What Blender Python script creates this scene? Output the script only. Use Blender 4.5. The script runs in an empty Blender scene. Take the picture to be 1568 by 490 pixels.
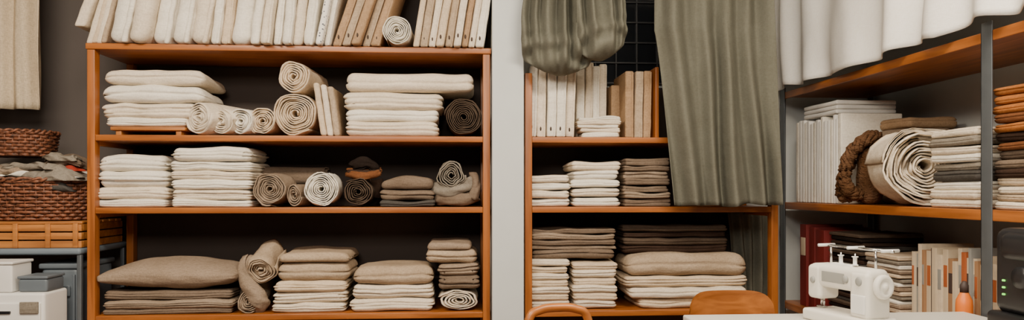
import bpy, math, random
from mathutils import Vector, Matrix, noise
H=1.17; YAW=math.radians(4.0); F=1143.3
sc=bpy.context.scene
# ---------- survey helpers: position in metres of a measured point lying on the plane Y=const
def ang(px): return math.atan((px-784)/F)+YAW
def SX(px,Y): return math.tan(ang(px))*Y
def SZ(py,px,Y):
    X=SX(px,Y); d=Y*math.cos(YAW)+X*math.sin(YAW)
    return H+(291-py)/F*d
# ---------- materials
def newmat(name):
    m=bpy.data.materials.new(name); m.use_nodes=True
    nt=m.node_tree; b=nt.nodes['Principled BSDF']; return m,nt,b
def fabric(name,c,var=.14,rough=.95,bump=.45,wr=13,weave=.28,crease=.5):
    m,nt,b=newmat(name); N=nt.nodes; L=nt.links
    tc=N.new('ShaderNodeTexCoord')
    n1=N.new('ShaderNodeTexNoise'); n1.inputs['Scale'].default_value=7; n1.inputs['Detail'].default_value=4
    L.new(tc.outputs['Object'],n1.inputs['Vector'])
    r=N.new('ShaderNodeValToRGB')
    r.color_ramp.elements[0].position=.3; r.color_ramp.elements[1].position=.7
    r.color_ramp.elements[0].color=(c[0]*(1-var),c[1]*(1-var*1.15),c[2]*(1-var*1.4),1)
    r.color_ramp.elements[1].color=(min(1,c[0]*(1+var*.4)),min(1,c[1]*(1+var*.4)),min(1,c[2]*(1+var*.4)),1)
    L.new(n1.outputs['Fac'],r.inputs['Fac']); 
    # slubby woven threads: two crossed stretched noises
    facs=[]
    for s in ((.5,.5,2.6),(2.6,2.6,.5)):
        n2=N.new('ShaderNodeTexNoise'); n2.inputs['Scale'].default_value=130; n2.inputs['Detail'].default_value=2
        mp=N.new('ShaderNodeMapping'); mp.inputs['Scale'].default_value=s
        L.new(tc.outputs['Object'],mp.inputs['Vector']); L.new(mp.outputs['Vector'],n2.inputs['Vector']); facs.append(n2)
    ad=N.new('ShaderNodeMath'); ad.operation='ADD'; L.new(facs[0].outputs['Fac'],ad.inputs[0]); L.new(facs[1].outputs['Fac'],ad.inputs[1])
    hf=N.new('ShaderNodeMath'); hf.operation='MULTIPLY'; hf.inputs[1].default_value=.5; L.new(ad.outputs[0],hf.inputs[0])
    r2=N.new('ShaderNodeValToRGB'); r2.color_ramp.elements[0].position=.36; r2.color_ramp.elements[1].position=.60
    k=1-weave; r2.color_ramp.elements[0].color=(k,k*.98,k*.95,1); r2.color_ramp.elements[1].color=(1,1,1,1)
    L.new(hf.outputs[0],r2.inputs['Fac'])
    mx=N.new('ShaderNodeMixRGB'); mx.blend_type='MULTIPLY'; mx.inputs['Fac'].default_value=1
    L.new(r.outputs['Color'],mx.inputs['Color1']); L.new(r2.outputs['Color'],mx.inputs['Color2'])
    L.new(mx.outputs['Color'],b.inputs['Base Color'])
    n3=N.new('ShaderNodeTexNoise'); n3.inputs['Scale'].default_value=wr; n3.inputs['Detail'].default_value=5
    mp2=N.new('ShaderNodeMapping'); mp2.inputs['Scale'].default_value=(.6,1,1.8)
    L.new(tc.outputs['Object'],mp2.inputs['Vector']); L.new(mp2.outputs['Vector'],n3.inputs['Vector'])
    b1=N.new('ShaderNodeBump'); b1.inputs['Strength'].default_value=bump; b1.inputs['Distance'].default_value=.02
    L.new(n3.outputs['Fac'],b1.inputs['Height'])
    n4=N.new('ShaderNodeTexNoise'); n4.noise_type='RIDGED_MULTIFRACTAL'; n4.inputs['Scale'].default_value=6; n4.inputs['Detail'].default_value=3; n4.inputs['Distortion'].default_value=.5
    L.new(mp2.outputs['Vector'],n4.inputs['Vector'])
    b3=N.new('ShaderNodeBump'); b3.inputs['Strength'].default_value=crease; b3.inputs['Distance'].default_value=.006
    L.new(n4.outputs['Fac'],b3.inputs['Height']); L.new(b1.outputs['Normal'],b3.inputs['Normal'])
    b2=N.new('ShaderNodeBump'); b2.inputs['Strength'].default_value=.5; b2.inputs['Distance'].default_value=.002
    L.new(hf.outputs[0],b2.inputs['Height']); L.new(b3.outputs['Normal'],b2.inputs['Normal'])
    L.new(b2.outputs['Normal'],b.inputs['Normal'])
    b.inputs['Roughness'].default_value=rough
    b.inputs['Specular IOR Level'].default_value=.04
    return m
def wood(name,c,axis=0,rough=.45):
    m,nt,b=newmat(name); N=nt.nodes; L=nt.links
    tc=N.new('ShaderNodeTexCoord'); mp=N.new('ShaderNodeMapping')
    s=[22,22,22]; s[axis]=1.6; mp.inputs['Scale'].default_value=s
    n=N.new('ShaderNodeTexNoise'); n.inputs['Scale'].default_value=1.6; n.inputs['Detail'].default_value=6; n.inputs['Distortion'].default_value=.6
    L.new(tc.outputs['Object'],mp.inputs['Vector']); L.new(mp.outputs['Vector'],n.inputs['Vector'])
    r=N.new('ShaderNodeValToRGB'); r.color_ramp.elements[0].position=.3; r.color_ramp.elements[1].position=.72
    r.color_ramp.elements[0].color=(c[0]*.55,c[1]*.48,c[2]*.42,1); r.color_ramp.elements[1].color=(*[min(1,v*1.1) for v in c],1)
    L.new(n.outputs['Fac'],r.inputs['Fac']); L.new(r.outputs['Color'],b.inputs['Base Color'])
    bp=N.new('ShaderNodeBump'); bp.inputs['Strength'].default_value=.15; bp.inputs['Distance'].default_value=.003
    L.new(n.outputs['Fac'],bp.inputs['Height']); L.new(bp.outputs['Normal'],b.inputs['Normal'])
    b.inputs['Roughness'].default_value=rough; return m
def plain(name,c,rough=.5,metal=0,var=.06,scale=5,bump=.05,emit=0):
    m,nt,b=newmat(name); N=nt.nodes; L=nt.links
    tc=N.new('ShaderNodeTexCoord'); n=N.new('ShaderNodeTexNoise'); n.inputs['Scale'].default_value=scale; n.inputs['Detail'].default_value=5
    L.new(tc.outputs['Object'],n.inputs['Vector'])
    r=N.new('ShaderNodeValToRGB'); r.color_ramp.elements[0].position=.3; r.color_ramp.elements[1].position=.7
    r.color_ramp.elements[0].color=(*[v*(1-var) for v in c],1); r.color_ramp.elements[1].color=(*[min(1,v*(1+var)) for v in c],1)
    L.new(n.outputs['Fac'],r.inputs['Fac']); L.new(r.outputs['Color'],b.inputs['Base Color'])
    bp=N.new('ShaderNodeBump'); bp.inputs['Strength'].default_value=bump; bp.inputs['Distance'].default_value=.01
    L.new(n.outputs['Fac'],bp.inputs['Height']); L.new(bp.outputs['Normal'],b.inputs['Normal'])
    b.inputs['Roughness'].default_value=rough; b.inputs['Metallic'].default_value=metal
    if emit: b.inputs['Emission Color'].default_value=(*c,1); b.inputs['Emission Strength'].default_value=emit
    return m
def dots(name,c,c2):
    m,nt,b=newmat(name); N=nt.nodes; L=nt.links
    tc=N.new('ShaderNodeTexCoord'); v=N.new('ShaderNodeTexVoronoi'); v.inputs['Scale'].default_value=70
    L.new(tc.outputs['Object'],v.inputs['Vector'])
    r=N.new('ShaderNodeValToRGB'); r.color_ramp.elements[0].position=.22; r.color_ramp.elements[1].position=.34
    r.color_ramp.elements[0].color=(*c2,1); r.color_ramp.elements[1].color=(*c,1)
    L.new(v.outputs['Distance'],r.inputs['Fac']); L.new(r.outputs['Color'],b.inputs['Base Color']); b.inputs['Roughness'].default_value=.9
    return m
M={}
def fb(k,c,**kw): M[k]=fabric('fabric_'+k,c,**kw)
fb('white',(.84,.80,.71),var=.08,weave=.16); fb('cream',(.70,.57,.42),var=.1,weave=.22); fb('ivory',(.78,.69,.56),var=.09,weave=.20)
fb('linen',(.33,.255,.19)); fb('sand',(.48,.375,.27)); fb('taupe',(.20,.15,.112)); fb('dtaupe',(.10,.073,.055))
fb('brown',(.052,.032,.024)); fb('dark',(.022,.016,.014)); fb('rust',(.20,.08,.034)); fb('orange',(.42,.155,.045))
fb('olive',(.150,.150,.122),var=.08,bump=.15,weave=.14,crease=.4); fb('grey',(.27,.24,.20)); fb('dgrey',(.08,.075,.07)); fb('tan',(.43,.285,.17),var=.06)
fb('drape',(.80,.79,.76),var=.03,bump=.12,weave=.05,crease=.2); fb('ccurt',(.66,.55,.40),var=.05,bump=.1)
fb('redc',(.4,.05,.03)); fb('knit',(.17,.09,.05),var=.5,bump=.9,wr=70)
M['dots']=dots('fabric_dotted',(.85,.82,.76),(.1,.11,.14))
WC=(.40,.128,.022)
M['woodx']=wood('shelf_wood_x',WC,0,.38); M['woody']=wood('shelf_wood_y',WC,1,.38); M['woodz']=wood('shelf_wood_z',WC,2,.38)
M['lwood']=wood('light_wood',(.50,.20,.048),0); M['ply']=wood('plywood',(.42,.145,.03),0,.35)
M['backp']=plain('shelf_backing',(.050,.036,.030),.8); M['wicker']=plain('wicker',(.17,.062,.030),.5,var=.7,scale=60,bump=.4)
M['wallw']=plain('wall_paint_white',(.60,.63,.625),.85,var=.03); M['wallg']=plain('wall_paint_taupe',(.105,.088,.080),.85,var=.05)
M['ceil']=plain('ceiling_paint',(.5,.48,.45),.9); M['floor']=wood('floor_wood',(.20,.11,.06),1,.5)
M['metal']=plain('grey_steel',(.12,.135,.15),.45,.5,scale=20); M['chrome']=plain('chrome',(.7,.7,.7),.2,1)
M['bluegrey']=plain('blue_grey_laminate',(.15,.19,.23),.5); M['gplast']=plain('grey_plastic',(.12,.145,.17),.45)
M['wplast']=plain('white_plastic',(.76,.75,.72),.45,var=.02); M['mach']=plain('cream_enamel',(.74,.71,.64),.55,var=.03,bump=0)
M['black']=plain('black_plastic',(.010,.010,.012),.35); M['hole']=plain('eyelet_dark',(.05,.03,.02),.7)
M['glass']=plain('night_glass',(.012,.014,.018),.12,bump=0); M['frame']=plain('window_frame_dark',(.022,.024,.028),.5)
M['red']=plain('red_binder_cloth',(.15,.012,.010),.55); M['paper']=plain('paper_pages',(.66,.55,.40),.85,var=.12,scale=40)
M['cov1']=plain('book_cover_cream',(.62,.51,.36),.6); M['cov2']=plain('book_cover_tan',(.36,.20,.10),.6); M['cov3']=plain('book_cover_dark',(.06,.04,.035),.6)
M['cov4']=plain('book_cover_grey',(.30,.30,.28),.6); M['cov5']=plain('book_cover_rust',(.42,.11,.03),.6)
M['orp']=plain('orange_label',(.85,.20,.02),.4); M['led']=plain('green_led',(.2,.8,.1),.4,emit=1.0)
M['table']=plain('table_laminate',(.72,.70,.64),.4,var=.02)
M['lamp']=plain('lamp_diffuser',(1,.93,.82),.5,emit=2.0)
# ---------- mesh builder
class MB:
    def __init__(s): s.v=[];s.f=[];s.m=[];s.mats=[]
    def add(s,vs,fs,mat):
        mat=M[mat] if isinstance(mat,str) else mat
        if mat not in s.mats: s.mats.append(mat)
        k=s.mats.index(mat); o=len(s.v)
        s.v.extend([tuple(p) for p in vs]); s.f.extend([tuple(i+o for i in f) for f in fs]); s.m.extend([k]*len(fs))
    def obj(s,name,smooth=True,solid=0,parent=None):
        xs=[p[0] for p in s.v]; ys=[p[1] for p in s.v]; zs=[p[2] for p in s.v]
        o=Vector(((min(xs)+max(xs))/2,(min(ys)+max(ys))/2,min(zs)))
        me=bpy.data.meshes.new(name); me.from_pydata([(p[0]-o.x,p[1]-o.y,p[2]-o.z) for p in s.v],[],s.f)
        for mt in s.mats: me.materials.append(mt)
        me.polygons.foreach_set('material_index',s.m); me.polygons.foreach_set('use_smooth',[smooth]*len(s.f)); me.update()
        ob=bpy.data.objects.new(name,me); ob.location=o; sc.collection.objects.link(ob)
        if solid:
            md=ob.modifiers.new('thickness','SOLIDIFY'); md.thickness=solid; md.offset=0
        if parent: ob.parent=parent
        return ob
def axis(h,r,n):
    r=min(r,h*.94); i=h-r
    a=[-h,-(i+.41*r)]+[-i+2*i*k/n for k in range(n+1)]+[i+.41*r,h]
    return a,i,r
def slab(mb,c,w,d,h,mat,r=None,amp=.0,freq=5,seed=0,rz=0,shx=0,shy=0,creases=(),cd=.006,nx=10,ny=6,nz=2,sag=0,puff=0,mtx=None,ripple=0,band=0,droop=0):
    """rounded slab; c = centre of its underside"""
    if r is None: r=h*.45
    r=min(r,w*.47,d*.47,h*.47)
    if creases: nz=max(nz,12)
    X,ix,_=axis(w/2,r,nx); Y,iy,_=axis(d/2,r,ny); Z,iz,_=axis(h/2,r,nz)
    if creases: # even vertical sampling so the fold grooves resolve
        nn=nz+4; Z=[-h/2+h*k/nn for k in range(nn+1)]
    A,B,C=len(X),len(Y),len(Z); idx={}; vs=[]; fs=[]
    sv=Vector((seed*7.13,seed*3.7,seed*1.9)); cr,sr=math.cos(rz),math.sin(rz)
    rb=random.Random(int(seed*1000)+7); cs=sorted(creases); offs=[rb.uniform(-1,1)*band for _ in range(len(cs)+1)]; offx=[rb.uniform(-1,1)*band for _ in range(len(cs)+1)]
    def vert(i,j,k):
        key=(i,j,k)
        if key in idx: return idx[key]
        p=Vector((X[i],Y[j],Z[k])); q=Vector((max(-ix,min(ix,p.x)),max(-iy,min(iy,p.y)),max(-iz,min(iz,p.z))))
        dd=p-q
        if dd.length>1e-9: p=q+dd.normalized()*r
        t=p.z/(h/2)
        if puff:
            fx=1-(2*p.x/w)**2; fy=1-(2*p.y/d)**2
            p.z*= (1-puff)+puff*(max(0,fx)**.5)*(max(0,fy)**.5)
        if cs:
            ex=abs(p.x)>ix-.001; ey=abs(p.y)>iy-.001; g=0; bi=0
            for n_,c0 in enumerate(cs):
                tt=c0+.14*noise.noise(Vector((p.x*5,p.y*5,c0*9))+sv)
                g+=cd*math.exp(-((t-tt)/.085)**2)*(.6+.9*abs(noise.noise(Vector((p.x*4,c0*7,3))+sv)))
                if t>tt: bi=n_+1
            sx=math.copysign(1,p.x); sy=math.copysign(1,p.y)
            if ex: p.x-=sx*(g+offx[bi]*.7+ .7*abs(offx[bi]))
            if ey: p.y-=sy*(g+offs[bi]+abs(offs[bi]))
        if droop and t>0:
            ed=max(0,abs(p.x)/(w/2)-.8)/.2; p.z-=droop*ed*ed
        if ripple:
            p.z+=ripple*noise.noise(Vector((p.x*9,p.y*3,seed*5.1)))*(.5+.5*t)
        if amp:
            n=noise.noise_vector(p*freq+sv); n2=noise.noise_vector(Vector((p.x*freq*2,p.y*freq*2,p.z*freq*5))+sv*2)
            p=p+n*amp+n2*amp*.55
        if sag: p.z-=sag*(p.x/(w/2))**2*(.5+.5*t)
        z=max(0,p.z+h/2)
        p=Vector((p.x+shx*z,p.y+shy*z,z))
        p=Vector((p.x*cr-p.y*sr,p.x*sr+p.y*cr,p.z))
        p=(mtx@p) if mtx else p+Vector(c)
        idx[key]=len(vs); vs.append(p); return idx[key]
    for i in range(A-1):
        for j in range(B-1):
            fs.append((vert(i,j,0),vert(i,j+1,0),vert(i+1,j+1,0),vert(i+1,j,0)))
            fs.append((vert(i,j,C-1),vert(i+1,j,C-1),vert(i+1,j+1,C-1),vert(i,j+1,C-1)))
    for i in range(A-1):
        for k in range(C-1):
            fs.append((vert(i,0,k),vert(i+1,0,k),vert(i+1,0,k+1),vert(i,0,k+1)))
            fs.append((vert(i,B-1,k),vert(i,B-1,k+1),vert(i+1,B-1,k+1),vert(i+1,B-1,k)))
    for j in range(B-1):
        for k in range(C-1):
            fs.append((vert(0,j,k),vert(0,j,k+1),vert(0,j+1,k+1),vert(0,j+1,k)))
            fs.append((vert(A-1,j,k),vert(A-1,j+1,k),vert(A-1,j+1,k+1),vert(A-1,j,k+1)))
    mb.add(vs,fs,mat)
def box(mb,x0,x1,y0,y1,z0,z1,mat,r=.003,mtx=None,**k):
    if mtx: 
        m2=mtx@Matrix.Translation(((x0+x1)/2,(y0+y1)/2,z0)); slab(mb,None,x1-x0,y1-y0,z1-z0,mat,r=r,nx=1,ny=1,nz=1,mtx=m2,**k)
    else: slab(mb,((x0+x1)/2,(y0+y1)/2,z0),x1-x0,y1-y0,z1-z0,mat,r=r,nx=1,ny=1,nz=1,**k)
def boxobj(name,x0,x1,y0,y1,z0,z1,mat,r=.003):
    mb=MB(); box(mb,x0,x1,y0,y1,z0,z1,mat,r); return mb.obj(name)
def frame_at(path,i):
    a=path[max(0,i-1)]; b=path[min(len(path)-1,i+1)]
    T=(b-a).normalized(); S=T.cross(Vector((0,0,1)))
    if S.length<.15: S=T.cross(Vector((0,1,0)))
    S.normalize(); return T,S,S.cross(T).normalized()
def tube(mb,pts,r,mat,n=8,closed=False,caps=True):
    pts=[Vector(p) for p in pts]; vs=[];fs=[]; K=len(pts)
    for i in range(K):
        if closed:
            T=(pts[(i+1)%K]-pts[i-1]).normalized(); S=T.cross(Vector((0,0,1)))
            if S.length<.15: S=T.cross(Vector((0,1,0)))
            S.normalize(); U=S.cross(T)
        else: T,S,U=frame_at(pts,i)
        rr=r[i] if isinstance(r,(list,tuple)) else r
        for k in range(n):
            a=2*math.pi*k/n; vs.append(pts[i]+S*math.cos(a)*rr+U*math.sin(a)*rr)
    R=K if closed else K-1
    for i in range(R):
        for k in range(n):
            fs.append((i*n+k,((i+1)%K)*n+k,((i+1)%K)*n+(k+1)%n,i*n+(k+1)%n))
    if caps and not closed:
        fs.append(tuple(range(n))); fs.append(tuple((K-1)*n+k for k in reversed(range(n))))
    mb.add(vs,fs,mat)
def lathe(mb,prof,mat,mtx,n=28):
    vs=[];fs=[]
    for (r,z) in prof:
        for k in range(n):
            a=2*math.pi*k/n; vs.append(mtx@Vector((r*math.cos(a),r*math.sin(a),z)))
    for i in range(len(prof)-1):
        for k in range(n): fs.append((i*n+k,i*n+(k+1)%n,(i+1)*n+(k+1)%n,(i+1)*n+k))
    fs.append(tuple(reversed(range(n)))); fs.append(tuple((len(prof)-1)*n+k for k in range(n)))
    mb.add(vs,fs,mat)
def smooth(pts,n=5):
    pts=[Vector(p) for p in pts]; o=[]
    for i in range(len(pts)-1):
        a=pts[max(0,i-1)];b=pts[i];c=pts[i+1];d=pts[min(len(pts)-1,i+2)]
        for k in range(n):
            t=k/n; o.append(.5*((2*b)+(c-a)*t+(2*a-5*b+4*c-d)*t*t+(3*b-a-3*c+d)*t**3))
    o.append(pts[-1]); return o
def roll(mb,path,R,turns,mat,seed=0,sq=1.0,r0=.10,wob=.05,tel=.012,th=.5,ph=None,seg=26):
    """cloth rolled into a spiral, swept along a path"""
    path=[Vector(p) for p in path]
    if len(path)==2:
        a,b=path; path=[a.lerp(b,t) for t in (0,.04,.2,.4,.6,.8,.96,1)]
    K=int(turns*seg); Mn=len(path); pitch=R*(1-r0)/turns; t=pitch*th
    sv=Vector((seed*5.3,seed*2.1,seed*8.7)); ph=seed*1.3 if ph is None else ph
    vs=[];fs=[]
    for m in range(Mn):
        T,S,U=frame_at(path,m)
        for k in range(K):
            q=k/(K-1); a=ph+q*turns*2*math.pi
            rr=R*r0+(R*(1-r0)-t/2)*q+t/2
            w=1+wob*noise.noise(Vector((math.cos(a)*1.3,math.sin(a)*1.3,m*.35))+sv)*(1.6)
            w+=wob*.7*noise.noise(Vector((q*turns*.9,math.cos(a)*2,math.sin(a)*2+m*.2))+sv)
            ax=0
            if m in(0,Mn-1):
                ax=tel*noise.noise(Vector((q*turns*.9,math.cos(a)*.8,math.sin(a)*.8))+sv*(1+m))*1.6
            for off in (t/2,-t/2):
                ro=rr*w+off
                vs.append(path[m]+S*(math.cos(a)*ro)+U*(math.sin(a)*ro*sq)+T*ax)
    st=K*2
    for m in range(Mn-1):
        for k in range(K-1):
            i=m*st+k*2; j=i+st
            fs.append((i,i+2,j+2,j)); fs.append((i+1,j+1,j+3,i+3))
        i=m*st; j=i+st; fs.append((i,j,j+1,i+1)); i+=st-2; j+=st-2; fs.append((i,i+1,j+1,j))
    for k in range(K-1):
        i=k*2; fs.append((i,i+1,i+3,i+2)); i+=(Mn-1)*st; fs.append((i,i+2,i+3,i+1))
    mb.add(vs,fs,mat)
# ---------- cloth stack measured from its outline
def stack(name,base,items,Yf=3.53,dep=.34,seed=1,amp=.005,mb=None,r=None,cre=1):
    rnd=random.Random(seed); own=mb is None
    if own: mb=MB()
    z=base
    for n,it in enumerate(items):
        p0,p1,pt,mt=it[:4]; kw=it[4] if len(it)>4 else {}
        yf=Yf+rnd.uniform(-.010,.014)+kw.get('dy',0); d=dep+rnd.uniform(-.02,.01)
        x0=SX(p0,yf); x1=SX(p1,yf); zt=SZ(pt,(p0+p1)/2,yf); h=max(.008,zt-z)
        nc=kw.get('cre',cre)
        if h>.035 and 'cre' not in kw: nc=cre+1
        cs=[(-.8+1.6*(k+1)/(nc+1)+rnd.uniform(-.1,.1)) for k in range(nc)]
        slab(mb,((x0+x1)/2,yf+d/2,z),x1-x0,d,h*1.0,mt,r=kw.get('r',r),amp=kw.get('amp',amp),seed=seed*13+n,
             rz=rnd.uniform(-.025,.025),creases=cs,cd=min(.014,h*.27),band=min(.008,h*.12),sag=kw.get('sag',0),puff=kw.get('puff',0),nx=26,ny=7,nz=4,ripple=kw.get('rip',.009),droop=kw.get('droop',0))
        z+=h
    return mb.obj(name) if own else z
def thin(p0,p1,ptop,pbot,n,mats,seed=0,j=2.5,**kw):
    rnd=random.Random(seed*31+5); out=[]
    for k in range(n):
        pt=pbot+(ptop-pbot)*(k+1)/n+rnd.uniform(-.7,.7)*(k<n-1)
        out.append((p0+rnd.uniform(-j,j),p1+rnd.uniform(-j,j),pt,mats[k%len(mats)],dict(cre=1,**kw)))
    return out
# ---------- levels
ZT=H+.664; Z1=H+.251; Z2=H-.080; Z3=H-.572; YF=3.5; YB=3.95; TH=.027
# ================= ROOM =================
CE=2.75
boxobj('floor',-2.7,2.4,-1.6,4.15,-.05,0,'floor')
boxobj('ceiling',-2.7,2.4,-1.6,4.15,CE,CE+.05,'ceil')
mb=MB(); box(mb,-2.7,.22,4.03,4.13,0,CE,'wallg'); box(mb,.22,2.4,4.03,4.13,0,CE,'wallw'); mb.obj('wall_back')
boxobj('wall_right',2.27,2.37,-1.6,4.03,0,CE,'wallw')
boxobj('wall_left',-2.7,-2.6,-1.6,4.03,0,CE,'wallg')
boxobj('wall_partition',.150,.298,3.46,4.03,0,CE,'wallw',.006)
boxobj('baseboard_right',2.255,2.27,-1.6,4.03,0,.09,'wallw')
# ================= SHELF UNITS =================
def shelf(name,x0,x1,levels,ztop,back,posttop,rtop=None):
    mb=MB(); pw=.034
    for x in (x0,x1-pw):
        pt=rtop if (rtop and x>x0) else posttop
        box(mb,x,x+pw,YF,YF+.05,0,pt,'woodz'); box(mb,x,x+pw,YB-.05,YB,0,pt,'woodz')
    for z in levels:
        box(mb,x0+pw,x1-pw,YF+.004,YB,z-TH,z,'woodx')
        box(mb,x0,x0+pw,YF+.05,YB-.05,z-TH-.02,z-.002,'woody'); box(mb,x1-pw,x1,YF+.05,YB-.05,z-TH-.02,z-.002,'woody')
    if ztop: box(mb,x0-.004,x1+.004,YF-.006,YB,ztop-TH,ztop,'woodx')
    box(mb,x0+.002,x1-.002,YB+.002,YB+.014,.1,back,'backp')
    return mb.obj(name)
shelf('wooden_shelf_unit',SX(133,YF),.142,[Z1,Z2,Z3,.12],ZT,ZT-TH,ZT-TH)
RX0=.306; RX1=SX(1192,YF)
shelf('wooden_shelf_unit',RX0,RX1,[Z1,Z2,Z3,.12],None,Z1+.3,Z1+.3,rtop=Z1)
# ================= TOP ROW OF BOLTS =================
def bolts(name,edges,mats,base,ptop,Yf,dep,lean,seed,hole=False,r=.45,amp=.003,hj=0,mb=None):
    own=mb is None
    if own: mb=MB()
    rnd=random.Random(seed)
    for i in range(len(edges)-1):
        a=SX(edges[i],Yf); b=SX(edges[i+1],Yf); w=b-a
        ln=(lean(edges[i]) if callable(lean) else lean)+rnd.uniform(-.012,.012)
        h=ptop-base+rnd.uniform(-hj,hj); yf=Yf+rnd.uniform(-.018,.028)
        mt=mats[i%len(mats)]
        slab(mb,((a+b)/2,yf+dep/2,base+.001),w*.96,dep,h,mt,r=w*r,amp=amp,freq=4,seed=seed+i*1.7,shx=ln,nx=4,ny=4,nz=14)
        if rnd.random()<.8: # selvedge leaf tucked beside
            slab(mb,((a+b)/2+w*.30,yf+dep/2-.006,base+.001),w*.26,dep*.99,h*.985,mt,r=w*.12,amp=amp,freq=4,seed=seed+i*2.9,shx=ln,nx=2,ny=3,nz=12)
        if hole and w>.03:
            zz=base+rnd.uniform(.035,.05); cx=(a+b)/2+ln*(zz-base)
            lathe(mb,[(.001,0),(.006,.0),(.006,.003),(.001,.004)],'hole',Matrix.Translation((cx-w*.1,yf+.0015,zz))@Matrix.Rotation(math.pi/2,4,'X')@Matrix.Diagonal((.7,1.7,1,1)),12)
    return mb.obj(name) if own else None
top=ZT+.52
ed=[158,194,224,256,288,318,334,350,382,398,415,430,446,462,480]
bolts('fabric_bolt_row',ed,['white','ivory','white','white','ivory','white','cream','white','white','ivory','white','white','ivory','white'],ZT,top,3.46,.34,lambda p:.24-.13*min(1,(p-140)/200),3,amp=.008)
bolts('dotted_fabric_bolt',[482,493,504],['dots','white'],ZT,top,3.47,.33,.2,9)
bolts('tan_fabric_bolt_row',[506,522,537,552,566,582],['tan','sand'],ZT,top,3.47,.33,.33,11,hole=True,r=.3)
bolts('cream_fabric_bolt_row',[632,642,655,667,680,694,706,716,727,741],['cream','sand','ivory','cream','sand','ivory','tan','ivory','white'],ZT,top,3.47,.33,.16,14,hole=True,r=.3)
mb=MB(); c=(SX(608,3.46),ZT+.068)
roll(mb,[(c[0],3.45,c[1]),(c[0]+.01,3.78,c[1])],.066,7,'white',3,sq=1.0,th=.45)
mb.obj('fabric_roll')
mb=MB()
for k in range(4):
    slab(mb,(SX(134+k*7,3.5),3.66,ZT+.001),.03,.30,.5,('ivory','cream','ivory','sand')[k],r=.012,amp=.006,seed=40+k,shx=.30-.02*k,nz=12,nx=2)
slab(mb,(SX(122,3.5),3.63,ZT+.075),.05,.28,.42,'ivory',r=.014,amp=.006,seed=47,shx=.36,nz=12,nx=2)
mb.obj('leaning_cloth_bundle')
# ================= LEFT SHELF, UPPER LEVEL =================
mb=MB(); xa,xb=SX(167,3.52),SX(282,3.52)
zt=SZ(194,225,3.52)
box(mb,xa,xb,3.53,3.83,zt-.016,zt,'lwood')
for x in (xa+.02,xb-.045): box(mb,x,x+.025,3.54,3.82,Z1+.0005,zt-.016,'lwood')
mb.obj('wooden_tray')
stack('folded_fabric_stack',zt+.001,[(160,284,181,'white',dict(cre=2)),(152,300,157,'ivory',dict(cre=2)),(154,312,130,'white',dict(cre=1,sag=.012,rip=.012,droop=.012)),(156,313,106,'ivory',dict(cre=1,sag=.01,rip=.014,droop=.015))],seed=2,amp=.008)
def rollpx(name,px,py,Rp,mat,seed,yf=3.53,L=.32,yaw=0,turns=6,base=None,sq=1,mb=None,**k):
    own=mb is None
    if own: mb=MB()
    R=Rp/F*yf; x=SX(px,yf); z=(base+R*sq) if base is not None else SZ(py,px,yf)
    roll(mb,[(x,yf,z),(x+L*math.sin(yaw),yf+L*math.cos(yaw),z)],R*.96,turns,mat,seed,sq=sq,**k)
    if own: return mb.obj(name)
rollpx('fabric_roll',303,181,26,'ivory',5,yaw=.45,turns=6,base=Z1+.003,L=.3,wob=.08)
rollpx('fabric_roll',338,184,20,'ivory',6,yaw=.45,turns=5,base=Z1+.003,L=.28,wob=.08)
rollpx('fabric_roll',368,184,20,'white',7,yaw=.38,turns=5,base=Z1+.003,L=.28,wob=.08)
rollpx('fabric_roll',402,181,21,'cream',8,yaw=.05,turns=6,base=Z1+.003,wob=.08)
mb=MB(); rollpx('',452,173,33,'cream',9,yaw=.05,turns=9,base=Z1+.004,mb=mb,wob=.07); rollpx('',449,121,25,'cream',10,yaw=.1,turns=6,mb=mb,base=Z1+2*.102*.985,wob=.08)
mb.obj('stacked_fabric_rolls')
mb=MB()
for k,(p,m_) in enumerate([(495,'cream'),(505,'ivory'),(516,'sand')]):
    w=.029; x=SX(p,3.53)
    slab(mb,(x,3.69,Z1+.001),w,.30,.25-.008*k,m_,amp=.003,seed=60+k,shx=-.14,r=.012,nz=14,nx=4)
mb.obj('leaning_folded_fabric')
stack('folded_fabric_stack',Z1+.001,[(527,672,186,'ivory',dict(cre=2)),(527,671,168,'white',dict(cre=1)),(523,680,140,'ivory',dict(cre=2)),(527,728,111,'ivory',dict(cre=1,rip=.004))],seed=5)
rollpx('fabric_roll',710,177,29,'dtaupe',12,turns=9,base=Z1+.003,th=.42,wob=.07)
# ================= LEFT SHELF, MIDDLE LEVEL =================
stack('folded_fabric_stack',Z2+.001,[(144,254,305,'white',dict(cre=2)),(144,256,287,'ivory'),(146,255,263,'white'),(145,255,236,'white',dict(rip=.012,sag=.008,droop=.012))],seed=6,amp=.006)
stack('folded_fabric_stack',Z2+.001,[(260,384,306,'white',dict(cre=2)),(260,385,290,'ivory'),(260,386,275,'white'),(260,386,262,'ivory'),(260,387,247,'white'),(258,387,225,'white',dict(rip=.01,droop=.008))],seed=7,amp=.006)
mb=MB(); R=.046
roll(mb,[(SX(392,3.77),3.77,Z2+R+.10),(SX(502,3.77),3.77,Z2+R+.10)],R,4,'taupe',21)
roll(mb,[(SX(392,3.77),3.78,Z2+R+.004),(SX(502,3.77),3.78,Z2+R+.004)],R,4,'taupe',22)
mb.obj('long_fabric_roll')
rollpx('fabric_roll',413,290,26,'linen',23,L=.16,turns=7,base=Z2+.003,yaw=.15,wob=.10)
rollpx('fabric_roll',450,297,12,'linen',24,L=.16,turns=4,base=Z2+.003,yaw=.2,sq=1.5)
rollpx('fabric_roll',491,290,27,'white',25,L=.16,turns=8,base=Z2+.003,yaw=0,wob=.08)
mb=MB(); rollpx('',548,295,23,'dtaupe',26,turns=6,base=Z2+.003,mb=mb,sq=.95,th=.42,wob=.14)
xc=SX(556,3.55); z0=Z2+.128
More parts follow.
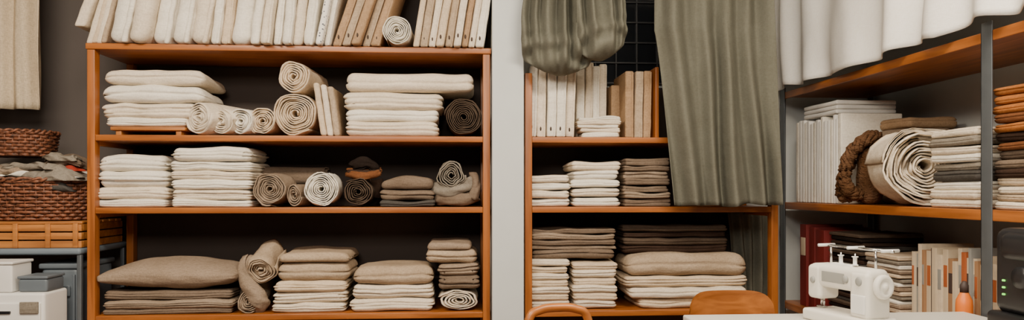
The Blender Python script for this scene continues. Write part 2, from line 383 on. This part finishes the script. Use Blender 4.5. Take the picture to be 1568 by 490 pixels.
for k in range(3):
    roll(mb,smooth([(xc-.072,3.60,z0+.028+.006*k),(xc-.02,3.556+.022*k,z0+.016+.012*k),(xc+.03,3.56+.022*k,z0+.020+.010*k),(xc+.072,3.60,z0+.034+.006*k)],4),.019,3,('rust','brown','rust')[k],27+k,wob=.25)
roll(mb,smooth([(xc-.055,3.60,z0+.066),(xc-.01,3.575,z0+.082),(xc+.03,3.585,z0+.074),(xc+.055,3.60,z0+.05)],4),.026,3,'dark',28,wob=.3)
roll(mb,[(xc+.02,3.74,Z2+.04),(xc+.02,3.75,Z2+.12)],.05,3,'brown',28,wob=.3)
mb.obj('scarf_bundle')
stack('folded_fabric_stack',Z2+.001,[(580,666,307,'dgrey'),(581,667,290,'taupe',dict(rip=.012,cre=1)),(583,665,271,'taupe',dict(rip=.016,sag=.012,cre=0,r=.03))],seed=8,amp=.009)
mb=MB(); rollpx('',691,268,23,'grey',29,turns=6,mb=mb,wob=.16,L=.28)
roll(mb,smooth([(SX(668,3.56),3.60,Z2+.085),(SX(685,3.56),3.56,Z2+.075),(SX(705,3.56),3.56,Z2+.09),(SX(722,3.56),3.6,Z2+.12)],4),.032,3,'grey',30,wob=.25)
roll(mb,smooth([(SX(672,3.56),3.60,Z2+.036),(SX(690,3.56),3.56,Z2+.034),(SX(712,3.56),3.56,Z2+.036),(SX(728,3.56),3.58,Z2+.05)],4),.031,3,'taupe',31,wob=.25)
roll(mb,smooth([(SX(726,3.56),3.60,Z2+.155),(SX(729,3.56),3.57,Z2+.10),(SX(725,3.56),3.56,Z2+.035)],4),.026,3,'taupe',32,wob=.25)
slab(mb,(SX(700,3.7),3.76,Z2+.001),.19,.22,.13,'grey',amp=.02,seed=77,nz=5)
mb.obj('rolled_throw_pile')
# ================= LEFT SHELF, LOWER LEVEL =================
mb=MB(); z=stack('',Z3+.001,[(156,352,473,'taupe'),(155,357,460,'linen'),(157,355,446,'taupe')],seed=9,mb=mb,amp=.004)
mb.obj('folded_linen_stack')
mb=MB(); xa,xb=SX(145,3.5),SX(359,3.5)
slab(mb,((xa+xb)/2,3.7,z-.008),xb-xa,.38,.150,'linen',r=.02,amp=.010,seed=91,nx=34,ny=18,nz=8,puff=.88,freq=5)
mb.obj('cushion')
def P(px,py,Y): return Vector((SX(px,Y),Y,SZ(py,px,Y)))
mb=MB()
rollpx('',380,464,17,'linen',33,turns=5,mb=mb,base=Z3+.003,wob=.12,L=.3)
roll(mb,smooth([P(385,398,3.66),P(378,418,3.60),P(384,440,3.56),P(397,460,3.56),P(395,470,3.60)]),.042,4,'linen',35,wob=.14)
roll(mb,smooth([P(399,414,3.52),P(407,398,3.62),P(418,386,3.74)]),.066,6,'sand',34,wob=.12)
slab(mb,(SX(393,3.7),3.74,Z3+.001),.13,.22,.22,'linen',amp=.02,seed=78,nz=6)
mb.obj('rolled_blanket_pile')
stack('folded_fabric_stack',Z3+.001,[(415,528,465,'ivory'),(416,531,447,'ivory',dict(cre=2)),(417,532,431,'cream'),(423,536,402,'sand',dict(cre=1)),(425,535,385,'sand',dict(sag=.012,cre=0,droop=.01))],seed=10,amp=.007)
stack('folded_fabric_stack',Z3+.001,[(534,665,458,'ivory',dict(cre=2)),(537,665,436,'ivory',dict(cre=2)),(539,663,408,'sand',dict(cre=1,sag=.008,droop=.01))],seed=11,amp=.007)
mb=MB()
rollpx('',703,458,31,'ivory',36,turns=5,mb=mb,base=Z3+.003,wob=.12,sq=.5,L=.3)
stack('',Z3+.100,[(671,735,423,'taupe',dict(r=.026)),(669,735,404,'linen',dict(r=.03)),(652,732,383,'sand',dict(r=.032,cre=1)),(656,722,371,'linen',dict(cre=0))],seed=13,mb=mb,amp=.010)
mb.obj('rolled_throw_pile')
# ================= RIGHT SHELF =================
mb=MB()
bolts('',[808,822,837,851,866,880],['white','ivory','white'],Z1,Z1+.345,3.53,.26,.02,70,hole=True,r=.2,hj=.012,mb=mb)
bolts('',[881,894,906,917,929],['white','ivory'],Z1,Z1+.375,3.70,.22,.02,71,r=.2,hj=.012,mb=mb)
mb.obj('white_binder_row')
boxobj('cardboard_file_box',SX(936,3.7),SX(955,3.7),3.7,3.92,Z1+.0005,Z1+.275,'tan',.006)
stack('folded_napkin_stack',Z1+.001,thin(888,949,179,209,5,['white','ivory'],3,j=4),Yf=3.53,dep=.13,seed=15)
bolts('tan_folder_row',[959,973,986,998],['tan','sand','tan'],Z1,Z1+.325,3.54,.28,.012,72,r=.2)
boxobj('upright_board',SX(1003.5,3.53),SX(1009,3.53),3.53,3.85,Z1+.0005,Z1+.34,'woodz')
stack('folded_fabric_stack',Z2+.001,thin(806,871,269,314,4,['white','ivory'],20),seed=20)
stack('folded_fabric_stack',Z2+.001,thin(876,951,248,314,5,['white','ivory','white'],21),seed=21)
stack('folded_fabric_stack',Z2+.001,thin(956,1026,243,314,7,['taupe','linen','taupe'],22),seed=22,r=.01)
mb=MB(); za=stack('',Z3+.001,thin(809,872,398,471,7,['ivory','cream'],23),seed=23,mb=mb)
zb=stack('',Z3+.001,thin(877,945,402,471,6,['ivory','cream'],24),seed=24,mb=mb)
stack('',za,thin(813,942,351,391,5,['taupe','linen'],25),seed=25,mb=mb,Yf=3.56)
mb.obj('folded_fabric_stack')
mb=MB(); zc=stack('',Z3+.001,[(976,1146,456,'cream',dict(cre=1)),(966,1147,440,'ivory',dict(cre=1)),(957,1145,423,'cream',dict(cre=2)),(960,1147,390,'sand',dict(cre=1,droop=.01))],seed=26,mb=mb,amp=.007)
stack('',zc,thin(953,1115,345,384,4,['brown','dtaupe'],27),seed=27,mb=mb,Yf=3.62,dep=.3)
mb.obj('folded_fabric_stack')
# ================= CURTAINS =================
def curtain(name,f,mat,nu=160,nv=30,solid=.003,mb=None):
    own=mb is None
    if own: mb=MB()
    vs=[];fs=[]
    for j in range(nv+1):
        for i in range(nu+1): vs.append(f(i/nu,j/nv))
    for j in range(nv):
        for i in range(nu):
            a=j*(nu+1)+i; fs.append((a,a+nu+1,a+nu+2,a+1))
    mb.add(vs,fs,mat)
    if own: return mb.obj(name,solid=solid)
def pleat(u,n,v,seed,drift=.25,hf=.5):
    a=u*n*2*math.pi+drift*6*noise.noise(Vector((u*2.5,v*1.1,seed)))+2.2*noise.noise(Vector((u*n*.6,v*.5,seed+4)))
    s=math.sin(a); return s*(.55+.9*abs(noise.noise(Vector((u*n*.6,v*.9,seed+9))))*1.6)+hf*noise.noise(Vector((u*n*1.8,v*2.2,seed+14)))
xl0,xr0=SX(1000,3.42),SX(1174,3.42); xl1,xr1=SX(1030,3.42),SX(1192,3.42)
zt_=2.35; zb_=SZ(314,1100,3.42)
def fo(u,v):
    l=xl0+(xl1-xl0)*(max(0,(v-.35)/.65)**.8 if v>.35 else 0)
    r=xr0+(xr1-xr0)*v
    p=pleat(u,4.6,v,3,.5,.6); x=l+(r-l)*u+.008*p
    return Vector((x,3.385+p*(.038+.012*v),zt_+(zb_-zt_)*v+.02*noise.noise(Vector((u*5,0,2)))*v))
curtain('olive_curtain',fo,'olive',260,60)
def fo2(u,v):
    l=SX(1118,3.8)+.05*v; r=SX(1180,3.8); p=pleat(u,3.5,v,8)
    return Vector((l+(r-l)*u,3.84+p*.02,Z2-TH-.006+(SZ(458,1160,3.8)-(Z2-TH-.006))*v))
curtain('olive_drape',fo2,'olive',100,20)
tube_mb=MB(); tube(tube_mb,[(RX0,3.41,2.37),(RX1+.02,3.41,2.37)],.012,'metal')
for x in (RX0+.01,RX1): tube(tube_mb,[(x,3.41,2.37),(x,3.46,2.45),(x,4.03,2.45)],.008,'metal')
tube_mb.obj('curtain_rod')
def lobe(mb,pl,pr,pb,seed,Y=3.40,n=6,ztop=2.35,tilt=0,tw=.9):
    xl,xr=SX(pl,Y),SX(pr,Y); cx=(xl+xr)/2; hw=(xr-xl)/2; zb=SZ(pb,(pl+pr)/2,Y); HH=ztop-zb; rad=.085
    def f(u,v):
        a=(u-.5)*2
        d=HH*(1-v)
        q=min(1,d/rad); under=math.sqrt(max(0,1-(1-q)**2))
        wid=.80+.20*under
        if d>.25: wid*=tw+(1-tw)*math.exp(-((d-.25)/.1)**2)
        x=cx+hw*a*wid
        belly=.03+.07*math.exp(-((d-.10)/.10)**2)
        p=pleat(u,n,v*.6,seed,.5)
        lowk=math.exp(-(d/.17)**2)
        sw=math.sin(d*58-3.4*(1-a*a)+2.6*noise.noise(Vector((a*1.7,d*6,seed))))*lowk
        amp=.034*(1-.6*lowk)
        y=Y-belly*under*(1-.75*a*a)+.02+p*amp*(.4+.6*under)+sw*.020
        z=zb+d+.045*a*a*math.exp(-(d/.16)**2)+tilt*a*lowk
        return Vector((x,y,z))
    curtain('',f,'olive',140,110,mb=mb)
mb=MB(); lobe(mb,798,908,114,2,3.40,4.5,tilt=-.01); lobe(mb,882,960,92,6,3.36,3,tilt=.02,tw=.75)
ob=mb.obj('gathered_olive_curtain',solid=.003)
# white pleated drape along the wall rack, above its top board
RXF=1.745; RXB=2.235; TB=H+.527; LB=H-.066; BB=H-.60
def fw(u,v):
    Y=3.99-u*2.15; p=pleat(u,7.5,v,17,.6,.45)
    hem=TB+.004+.045*abs(noise.noise(Vector((u*6,0,3))))+.035*max(0,u-.35)
    z=2.62+(hem-2.62)*v
    return Vector((RXF-.025+p*(.024+.016*v)-.012*v,Y+.012*p,z))
curtain('white_drape',fw,'drape',420,40)
tm=MB(); tube(tm,[(RXF-.03,3.98,2.63),(RXF-.03,1.7,2.63)],.011,'metal'); 
for y in (3.9,2.8,1.8): tube(tm,[(RXF-.03,y,2.63),(RXF-.03,y,CE)],.006,'metal')
tm.obj('curtain_rail')
def fl(u,v):
    p=pleat(u,6,v,23); l,r=-2.45,SX(67,3.75)
    return Vector((l+(r-l)*u,3.75+p*.03,2.5+(SZ(167,40,3.75)-2.5)*v))
curtain('cream_curtain',fl,'ccurt',140,24)
tm=MB(); tube(tm,[(-2.58,3.75,2.52),(-1.9,3.75,2.52)],.012,'metal'); tube(tm,[(-1.95,3.75,2.52),(-1.95,4.03,2.52)],.008,'metal'); tm.obj('curtain_rod')
mb=MB(); wx0,wx1=.62,1.30; wz0,wz1=H+.58,H+1.35
box(mb,wx0,wx1,4.012,4.03,wz0,wz1,'glass',.001)
for k in range(7):
    x=wx0+(wx1-wx0)*k/6; box(mb,x-.005,x+.005,4.0,4.012,wz0,wz1,'frame')
for k in range(8):
    z=wz0+(wz1-wz0)*k/7; box(mb,wx0,wx1,3.998,4.010,z-.005,z+.005,'frame')
mb.obj('window_1')
# ================= RIGHT WALL RACK =================
mb=MB(); Y0,Y1=1.55,3.96
for z in (TB,LB,BB):
    box(mb,RXF+.012,RXB,Y0,Y1,z-.022,z,'woody'); box(mb,RXF,RXF+.012,Y0,Y1,z-.036,z,'woody')
for y in (1.6,2.36,3.93):
    for x in (RXF-.004,RXB+.0):
        zt2=TB+.03 
        box(mb,x,x+.004,y-.026,y+.026,0,zt2,'metal',.001); box(mb,x,x+.03,y+.022,y+.026,0,zt2,'metal',.001)
mb.obj('metal_storage_rack')
mb=MB(); y=3.86; rnd=random.Random(5); k=0
while y>3.40:
    w=rnd.uniform(.022,.036); slab(mb,(RXF+.19,y-w/2,LB+.001),.30,w*.95,rnd.uniform(.40,.43),'drape' if k%3 else 'white',r=.006,amp=.001,seed=k,nz=4); y-=w; k+=1
for k in range(3): slab(mb,(RXF+.2,3.62,LB+.432+k*.022),.30,.34,.021,'drape',r=.008,amp=.003,seed=88+k)
mb.obj('white_file_row')
mb=MB(); a=Vector((1.815,2.80,LB+.160)); dr=Vector((.30,.95,0)).normalized()
roll(mb,[a+dr*(t*.28) for t in (0,.03,.15,.35,.55,.75,.95,1)],.158,12,'ivory',41,sq=.97,wob=.08,tel=.04,th=.5)
mb.obj('large_fabric_roll')
mb=MB()
def braid(pts,R,rs,mat,n=5,tw=2.2):
    c=smooth(pts,10)
    for s in range(n):
        o=[]
        for i,p in enumerate(c):
            T,S,U=frame_at(c,i); a=2*math.pi*s/n+tw*2*math.pi*i/len(c)
            o.append(p+S*math.cos(a)*R+U*math.sin(a)*R)
        tube(mb,o,[rs*(.85+.3*math.sin(i*1.7+s)) for i in range(len(o))],mat,8)
braid([(1.88,3.25,LB+.30),(1.82,3.21,LB+.30),(1.765,3.25,LB+.24),(1.735,3.26,LB+.15),(1.745,3.25,LB+.07),(1.80,3.26,LB+.042)],.020,.013,'knit',6,3.2)
braid([(1.80,3.32,LB+.20),(1.755,3.31,LB+.13),(1.74,3.30,LB+.045),(1.78,3.30,LB+.038)],.018,.012,'knit',6,2.4)
slab(mb,(1.86,3.27,LB+.001),.12,.12,.28,'knit',amp=.012,seed=4,nz=5)
mb.obj('knitted_scarf')
def rstack(name,x0,x1,y0,y1,base,hs,mats,seed,amp=.003):
    mb=MB(); rnd=random.Random(seed); z=base
    for k,h in enumerate(hs):
        dx=rnd.uniform(-.012,.012); slab(mb,((x0+x1)/2+dx,(y0+y1)/2+rnd.uniform(-.006,.006),z),x1-x0,y1-y0,h*1.0,mats[k%len(mats)],amp=amp,seed=seed*7+k,creases=(rnd.uniform(-.3,.3),),cd=h*.2,band=h*.1,rz=rnd.uniform(-.03,.03),ripple=.006); z+=h
    return mb.obj(name)
rstack('folded_fabric_stack',1.775,2.10,2.45,2.71,LB+.001,[.032]*3+[.038,.03,.03,.03,.032,.03],['ivory','ivory','white','dgrey','grey','white','ivory','grey','ivory'],51)
rstack('folded_fabric_stack',1.96,2.2,3.16,3.39,LB+.001,[.07,.07,.07,.07,.06,.05],['linen','tan'],52)
rstack('folded_fabric_stack',1.775,2.12,2.07,2.375,LB+.001,[.026]*4+[.03]*10,['ivory','sand','ivory','cream','brown','taupe','dtaupe','rust','brown','orange','rust','orange','orange','orange'],53)
def book(mb,x0,x1,y0,y1,z,h,mat,lean=0,label=None):
    t=.003; mt=Matrix.Translation((0,y0,z))@Matrix.Rotation(lean,4,'X')
    w=y1-y0
    box(mb,x0,x1,0,t,0,h,mat,.001,mtx=mt); box(mb,x0,x1,w-t,w,0,h,mat,.001,mtx=mt); box(mb,x0,x0+.004,t,w-t,0,h,mat,.001,mtx=mt)
    box(mb,x0+.004,x1-.006,t,w-t,.004,h-.005,'paper',.001,mtx=mt)
    if label: box(mb,x0-.0012,x0+.001,w*.15,w*.85,h*.62,h*.84,label,.0005,mtx=mt)
mb=MB(); book(mb,1.79,2.08,3.66,3.72,BB+.001,.41,'red'); book(mb,1.78,2.08,3.73,3.80,BB+.001,.42,'red',label='cov1'); book(mb,1.79,2.08,3.56,3.65,BB+.001,.40,'red'); mb.obj('red_binder')
rstack('magazine_stack',1.80,2.1,3.24,3.53,BB+.001,[.02]*20,['dgrey','brown','dark','dtaupe'],54,.001)
rstack('paper_stack',1.80,2.08,2.94,3.20,BB+.001,[.018]*18,['grey','cream','linen','white'],55,.002)
mb=MB(); rnd=random.Random(8); y=2.41; k=0
pal=['cov1','paper','cov1','cov3','cov1','cov2','paper','cov4','cov1','cov5','paper','cov1','cov2']
while y<2.905:
    w=rnd.uniform(.013,.032); book(mb,1.83+rnd.uniform(0,.012),2.05,y,y+w*.96,BB+.001,rnd.uniform(.33,.39),pal[k%13],label=('cov3','cov5','cov4',None)[k%4]); y+=w; k+=1
mb.obj('book_row')
mb=MB(); mt=Matrix.Translation((1.785,2.53,BB+.001))
lathe(mb,[(.026,0),(.028,.004),(.028,.19),(.026,.21),(.014,.235),(.012,.24)],'orp',mt); lathe(mb,[(.014,.236),(.014,.262),(.009,.270),(.006,.276)],'cov3',mt); lathe(mb,[(.0284,.10),(.0286,.102),(.0286,.16),(.0284,.162)],'cov1',mt)
mb.obj('glue_bottle')
# ================= TABLE, SEWING MACHINE, OVERLOCKER =================
TZ=H-.415; mb=MB()
box(mb,.74,1.72,1.55,2.44,TZ-.03,TZ,'table',.006)
for x in (.78,1.66):
    for y in (1.6,2.38): box(mb,x-.02,x+.02,y-.02,y+.02,0,TZ-.03,'metal')
mb.obj('work_table')
mb=MB(); T=Matrix.Translation((1.197,2.22,TZ+.0008))@Matrix.Rotation(math.radians(-76),4,'Z')@Matrix.Diagonal((.74,.74,.80,1))
def sb(x0,x1,y0,y1,z0,z1,mat='mach',r=.015,**k):
    slab(mb,None,x1-x0,y1-y0,z1-z0,mat,r=r,nx=6,ny=4,nz=4,mtx=T@Matrix.Translation(((x0+x1)/2,(y0+y1)/2,z0)),**k)
sb(-.19,.17,-.085,.085,0,.045,r=.012)
sb(.06,.16,-.06,.06,.04,.215,r=.018)
sb(-.185,.16,-.055,.055,.135,.225,r=.022)
sb(-.19,-.11,-.058,.05,.085,.22,r=.018)
sb(.075,.15,-.066,-.055,.06,.13,'wplast',r=.004)
sb(-.10,.03,-.057,-.054,.16,.20,'cov4',r=.001)
sb(-.10,.03,-.02,.02,.218,.232,'wplast',r=.006)
tube(mb,[T@Vector((-.15,0,.09)),T@Vector((-.15,0,.05))],.003,'chrome'); tube(mb,[T@Vector((-.165,0,.09)),T@Vector((-.165,0,.055))],.004,'chrome')
sb(-.18,-.14,-.015,.01,.047,.052,'chrome',r=.002)
Wm=T@Matrix.Translation((.16,0,.165))@Matrix.Rotation(math.pi/2,4,'Y')
lathe(mb,[(.02,0),(.025,.006),(.042,.008),(.045,.013),(.045,.026),(.042,.031),(.03,.033),(.026,.029),(.012,.03),(.01,.036),(.004,.037)],'mach',Wm,36)
for dx,zz,rr in ((.115,.18,.017),(.04,.18,.014),(-.15,.16,.013)):
    lathe(mb,[(rr,0),(rr,.008),(rr*.8,.012),(rr*.3,.013)],'cov4',T@Matrix.Translation((dx,-.054,zz))@Matrix.Rotation(math.pi/2,4,'X'))
for dx in (-.13,.12): tube(mb,[T@Vector((dx,.02,.22)),T@Vector((dx,.02,.295))],.004,'chrome')
tube(mb,[T@Vector((-.15,.02,.295)),T@Vector((.21,.02,.295))],.0045,'chrome')
for dx in (-.15,.02,.20): tube(mb,[T@Vector((dx,.055,.297)),T@Vector((dx,-.03,.297))],.005,'wplast')
for dx in (-.05,.03):
    tube(mb,[T@Vector((dx,0,.225)),T@Vector((dx,0,.275))],.003,'chrome')
    lathe(mb,[(.013,0),(.013,.003),(.008,.005),(.008,.03),(.013,.032),(.013,.035)],'wplast',T@Matrix.Translation((dx,0,.23)))
mb.obj('sewing_machine')
mb=MB()
slab(mb,(1.635,2.0,TZ+.001),.15,.24,.06,'black',r=.015); slab(mb,(1.64,2.03,TZ+.055),.13,.16,.25,'black',r=.03,nz=5); slab(mb,(1.635,1.97,TZ+.21),.145,.22,.085,'black',r=.03)
for zz in (.07,.09,.11): 
    slab(mb,(1.573,2.06,TZ+zz+.04),.006,.010,.006,'led',r=.002)
lathe(mb,[(.03,0),(.032,.004),(.03,.02),(.01,.022)],'black',Matrix.Translation((1.576,1.98,TZ+.17))@Matrix.Rotation(-math.pi/2,4,'Y'))
for k in range(2): tube(mb,[(1.63,1.95+.06*k,TZ+.29),(1.63,1.95+.06*k,TZ+.30)],.012,'black')
mb.obj('overlock_machine')
# ================= CHAIRS =================
def chair(name,cx,cy,rz,w=.36,hoop=False):
    mb=MB(); T=Matrix.Translation((cx,cy,0))@Matrix.Rotation(rz,4,'Z')
    def seat(u,v):
        a=(u-.5)*2; b=(v-.5)*2
        x=.2*a*(1-.12*b*b)*(1-.06*(b+1)); y=.2*b*(1-.10*a*a)-.02
        return T@Vector((x,y,.445-.012*(1-a*a)*(1-b*b)+.0))
    curtain('',seat,'ply',20,20,mb=mb)
    def seat2(u,v):
        p=seat(1-u,v); return p-Vector((0,0,.012))
    curtain('',seat2,'ply',20,20,mb=mb)
    if not hoop:
        for s in (0,1):
            def bk(u,v,s=s):
                a=(u-.5)*2
                if s: a=-a
                x=w/2*a
                hgt=.095*(1-abs(a)**6)**.5 if abs(a)<1 else 0
                z=.70+(2*v-1)*hgt
                return T@Vector((x,.17+.045*(1-a*a)+(-.012 if s else 0),z))
            curtain('',bk,'ply',40,10,mb=mb)
        for x in (-.11,.11):
            tube(mb,smooth([T@Vector((x,-.02,.42)),T@Vector((x,.16,.43)),T@Vector((x,.21,.52)),T@Vector((x,.222,.72))]),.009,'chrome')
    else:
        tube(mb,smooth([T@Vector((-w/2,.17,.44)),T@Vector((-w/2-.005,.19,.62)),T@Vector((-w/2*.85,.20,.765)),T@Vector((-w/4,.205,.795)),T@Vector((0,.207,.80)),T@Vector((w/4,.205,.795)),T@Vector((w/2*.85,.20,.765)),T@Vector((w/2+.005,.19,.62)),T@Vector((w/2,.17,.44))],7),.014,'ply',10)
        tube(mb,smooth([T@Vector((-w/3.6,.17,.44)),T@Vector((-w/3.4,.19,.62)),T@Vector((0,.20,.72)),T@Vector((w/3.4,.19,.62)),T@Vector((w/3.6,.17,.44))],7),.009,'ply',8)
    for sx in (-1,1):
        for sy in (-1,1):
            tube(mb,[T@Vector((sx*.14,sy*.13,.44)),T@Vector((sx*.19,sy*.19,.0))],[.012,.01],'chrome' if not hoop else 'ply')
    return mb.obj(name)
chair('plywood_chair',SX(1116,2.72),2.52,0,w=.325)
chair('bentwood_chair',SX(868,2.35),2.13,.15,w=.225,hoop=True)
# ================= LEFT CORNER =================
UX1=-1.70; UX0=-2.35; TT=H-.262
mb=MB(); box(mb,UX0,UX1,3.48,3.96,TT-.03,TT,'bluegrey',.012); box(mb,UX0,UX1,3.5,3.94,.20,.225,'bluegrey')
for x in (UX0+.02,UX1-.011):
    for y in (3.50,3.93): box(mb,x-.010,x+.010,y-.010,y+.010,0,TT-.03,'metal')
mb.obj('side_table')
mb=MB(); ch=SZ(342,80,3.5)-TT
for k in range(3):
    z=TT+.001+k*ch/3
    box(mb,-2.2,-1.705,3.50,3.515,z,z+ch/3-.006,'lwood'); box(mb,-2.2,-1.705,3.90,3.915,z,z+ch/3-.006,'lwood')
    box(mb,-1.72,-1.705,3.515,3.90,z,z+ch/3-.006,'lwood'); box(mb,-2.2,-2.185,3.515,3.90,z,z+ch/3-.006,'lwood')
for x in (-2.19,-2.0,-1.86,-1.74): box(mb,x,x+.022,3.492,3.502,TT+.001,TT+ch,'lwood')
for k in range(6): y=3.505+k*.068; box(mb,-2.2,-1.705,y,y+.056,TT+ch-.004,TT+ch+.008,'lwood')
mb.obj('wooden_crate')
CT=TT+ch+.009
def basket(name,cx,cy,z,rx,ry,h,rows,n=36,flare=.12,rim=.008):
    mb=MB(); S=n*4
    def pt(a,t,o):
        k=(1-flare)+flare*t
        ca,sa=math.cos(a),math.sin(a); e=.75
        x=math.copysign(abs(ca)**e,ca)*(rx*k+o); y=math.copysign(abs(sa)**e,sa)*(ry*k+o)
        return Vector((cx+x,cy+y,z+h*t))
    rr=h/rows*.50
    for j in range(rows):
        t=(j+.5)/rows
        tube(mb,[pt(2*math.pi*i/S,t,.005*math.sin(i*math.pi/4+ (math.pi if j%2 else 0))) for i in range(S)],rr,'wicker',6,closed=True)
    for i in range(n): 
        a=2*math.pi*(i+.5)/n*1.0
        tube(mb,[pt(a,t,0) for t in (0.03,.5,1)],.0035,'wicker',6)
    for s in (0,1):
        tube(mb,[pt(2*math.pi*i/S,1.0,rim*math.cos(i*math.pi/5+s*math.pi))+Vector((0,0,rim*math.sin(i*math.pi/5+s*math.pi))) for i in range(0,S)],rim*.85,'wicker',6,closed=True)
    fl_=[pt(2*math.pi*i/S,.04,0) for i in range(S)]; mb.add(fl_,[tuple(range(S))],'wicker')
    return mb.obj(name)
bh=SZ(276,80,3.5)-CT
basket('wicker_basket',-1.965,3.715,CT+.002,.262,.20,bh,12,54)
mb=MB(); rnd=random.Random(4)
for k,(x,y,w,d,h,m_,z) in enumerate([(-1.97,3.72,.44,.32,.07,'dgrey',-.04),(-1.86,3.66,.30,.28,.05,'grey',.01),(-2.05,3.7,.32,.30,.07,'linen',.01),(-1.80,3.65,.20,.24,.03,'white',.025),(-1.98,3.68,.36,.28,.035,'grey',.06),(-1.84,3.66,.19,.20,.05,'taupe',.065),(-1.80,3.60,.12,.12,.012,'redc',.055),(-1.84,3.62,.16,.16,.03,'grey',.10),(-2.0,3.6,.2,.1,.02,'white',.03)]):
    slab(mb,(x,y,CT+bh+z-.012),w,d,h,m_,amp=.030,freq=11,seed=130+k,nx=26,ny=16,nz=5,rz=rnd.uniform(-.3,.3),sag=.03)
mb.obj('crumpled_cloth_pile')
uz=CT+bh+.112
basket('wicker_basket',-2.10,3.70,uz,.165,.14,.115,8,36,.1,.007)
mb=MB()
z0,h0=.226,.62
slab(mb,(-1.815,3.70,z0),.165,.34,h0-.03,'gplast',r=.02,nz=4); slab(mb,(-1.815,3.70,z0+h0-.035),.18,.355,.025,'gplast',r=.008)
slab(mb,(-1.815,3.524,z0+h0-.16),.10,.014,.05,'gplast',r=.006); slab(mb,(-1.815,3.52,z0+h0-.135),.07,.010,.015,'black',r=.004)
for x in (-1.88,-1.75): slab(mb,(x,3.526,z0+.02),.012,.014,h0-.08,'gplast',r=.004)
mb.obj('plastic_storage_bin')
mb=MB(); X1=SX(68,3.28); ct=SZ(449,40,3.28)
slab(mb,(X1-.19,3.375,.0),.38,.19,ct,'wplast',r=.012,nz=3)
for k in range(4):
    z=ct-.03-.165*(k+1); slab(mb,(X1-.19,3.276,z),.355,.012,.155,'wplast',r=.005); slab(mb,(X1-.19,3.268,z+.11),.12,.012,.012,'black',r=.003)
slab(mb,(X1-.055,3.267,ct-.085),.075,.01,.05,'grey',r=.003); 
mb.obj('white_drawer_cabinet')
mb=MB(); slab(mb,(X1-.26,3.37,ct+.001),.24,.15,.118,'wplast',r=.008); slab(mb,(X1-.26,3.37,ct+.119),.25,.16,.012,'wplast',r=.004); mb.obj('white_storage_box')
mb=MB(); slab(mb,(X1-.065,3.38,ct+.001),.12,.14,.055,'gplast',r=.01); slab(mb,(X1-.065,3.38,ct+.056),.125,.145,.012,'gplast',r=.004); mb.obj('grey_storage_box')
# ================= LIGHTS =================
def area(name,loc,rot,sx,sy,e,c):
    l=bpy.data.lights.new(name,'AREA'); l.shape='RECTANGLE'; l.size=sx; l.size_y=sy; l.energy=e; l.color=c
    o=bpy.data.objects.new(name,l); o.location=loc; o.rotation_euler=rot; sc.collection.objects.link(o); return o
for i,x in enumerate((-1.3,1.0)):
    mb=MB(); box(mb,x-.6,x+.6,1.45,1.75,CE-.04,CE-.001,'wplast'); box(mb,x-.58,x+.58,1.47,1.73,CE-.044,CE-.038,'lamp'); mb.obj('ceiling_lamp')
    area('ceiling_light_%d'%i,(x,1.6,CE-.07),(math.radians(24),0,0),1.15,.3,(104,88)[i],(1,.86,.68))
area('front_fill_light',(-.5,-.4,2.45),(math.radians(58),0,math.radians(-3)),1.4,.6,66,(1,.90,.77))  # added frontal fill on the shelves, from above and behind the camera
w=bpy.data.worlds.new('world'); sc.world=w; w.use_nodes=True
w.node_tree.nodes['Background'].inputs['Color'].default_value=(1,.93,.86,1); w.node_tree.nodes['Background'].inputs['Strength'].default_value=.06
# ================= CAMERA =================
cd=bpy.data.cameras.new('camera'); cd.sensor_width=36; cd.lens=F/1568*36; cd.shift_y=(291-245)/1568
co=bpy.data.objects.new('camera',cd); co.location=(0,0,H); co.rotation_euler=(math.pi/2,0,-YAW); sc.collection.objects.link(co); sc.camera=co
cd.clip_start=.05
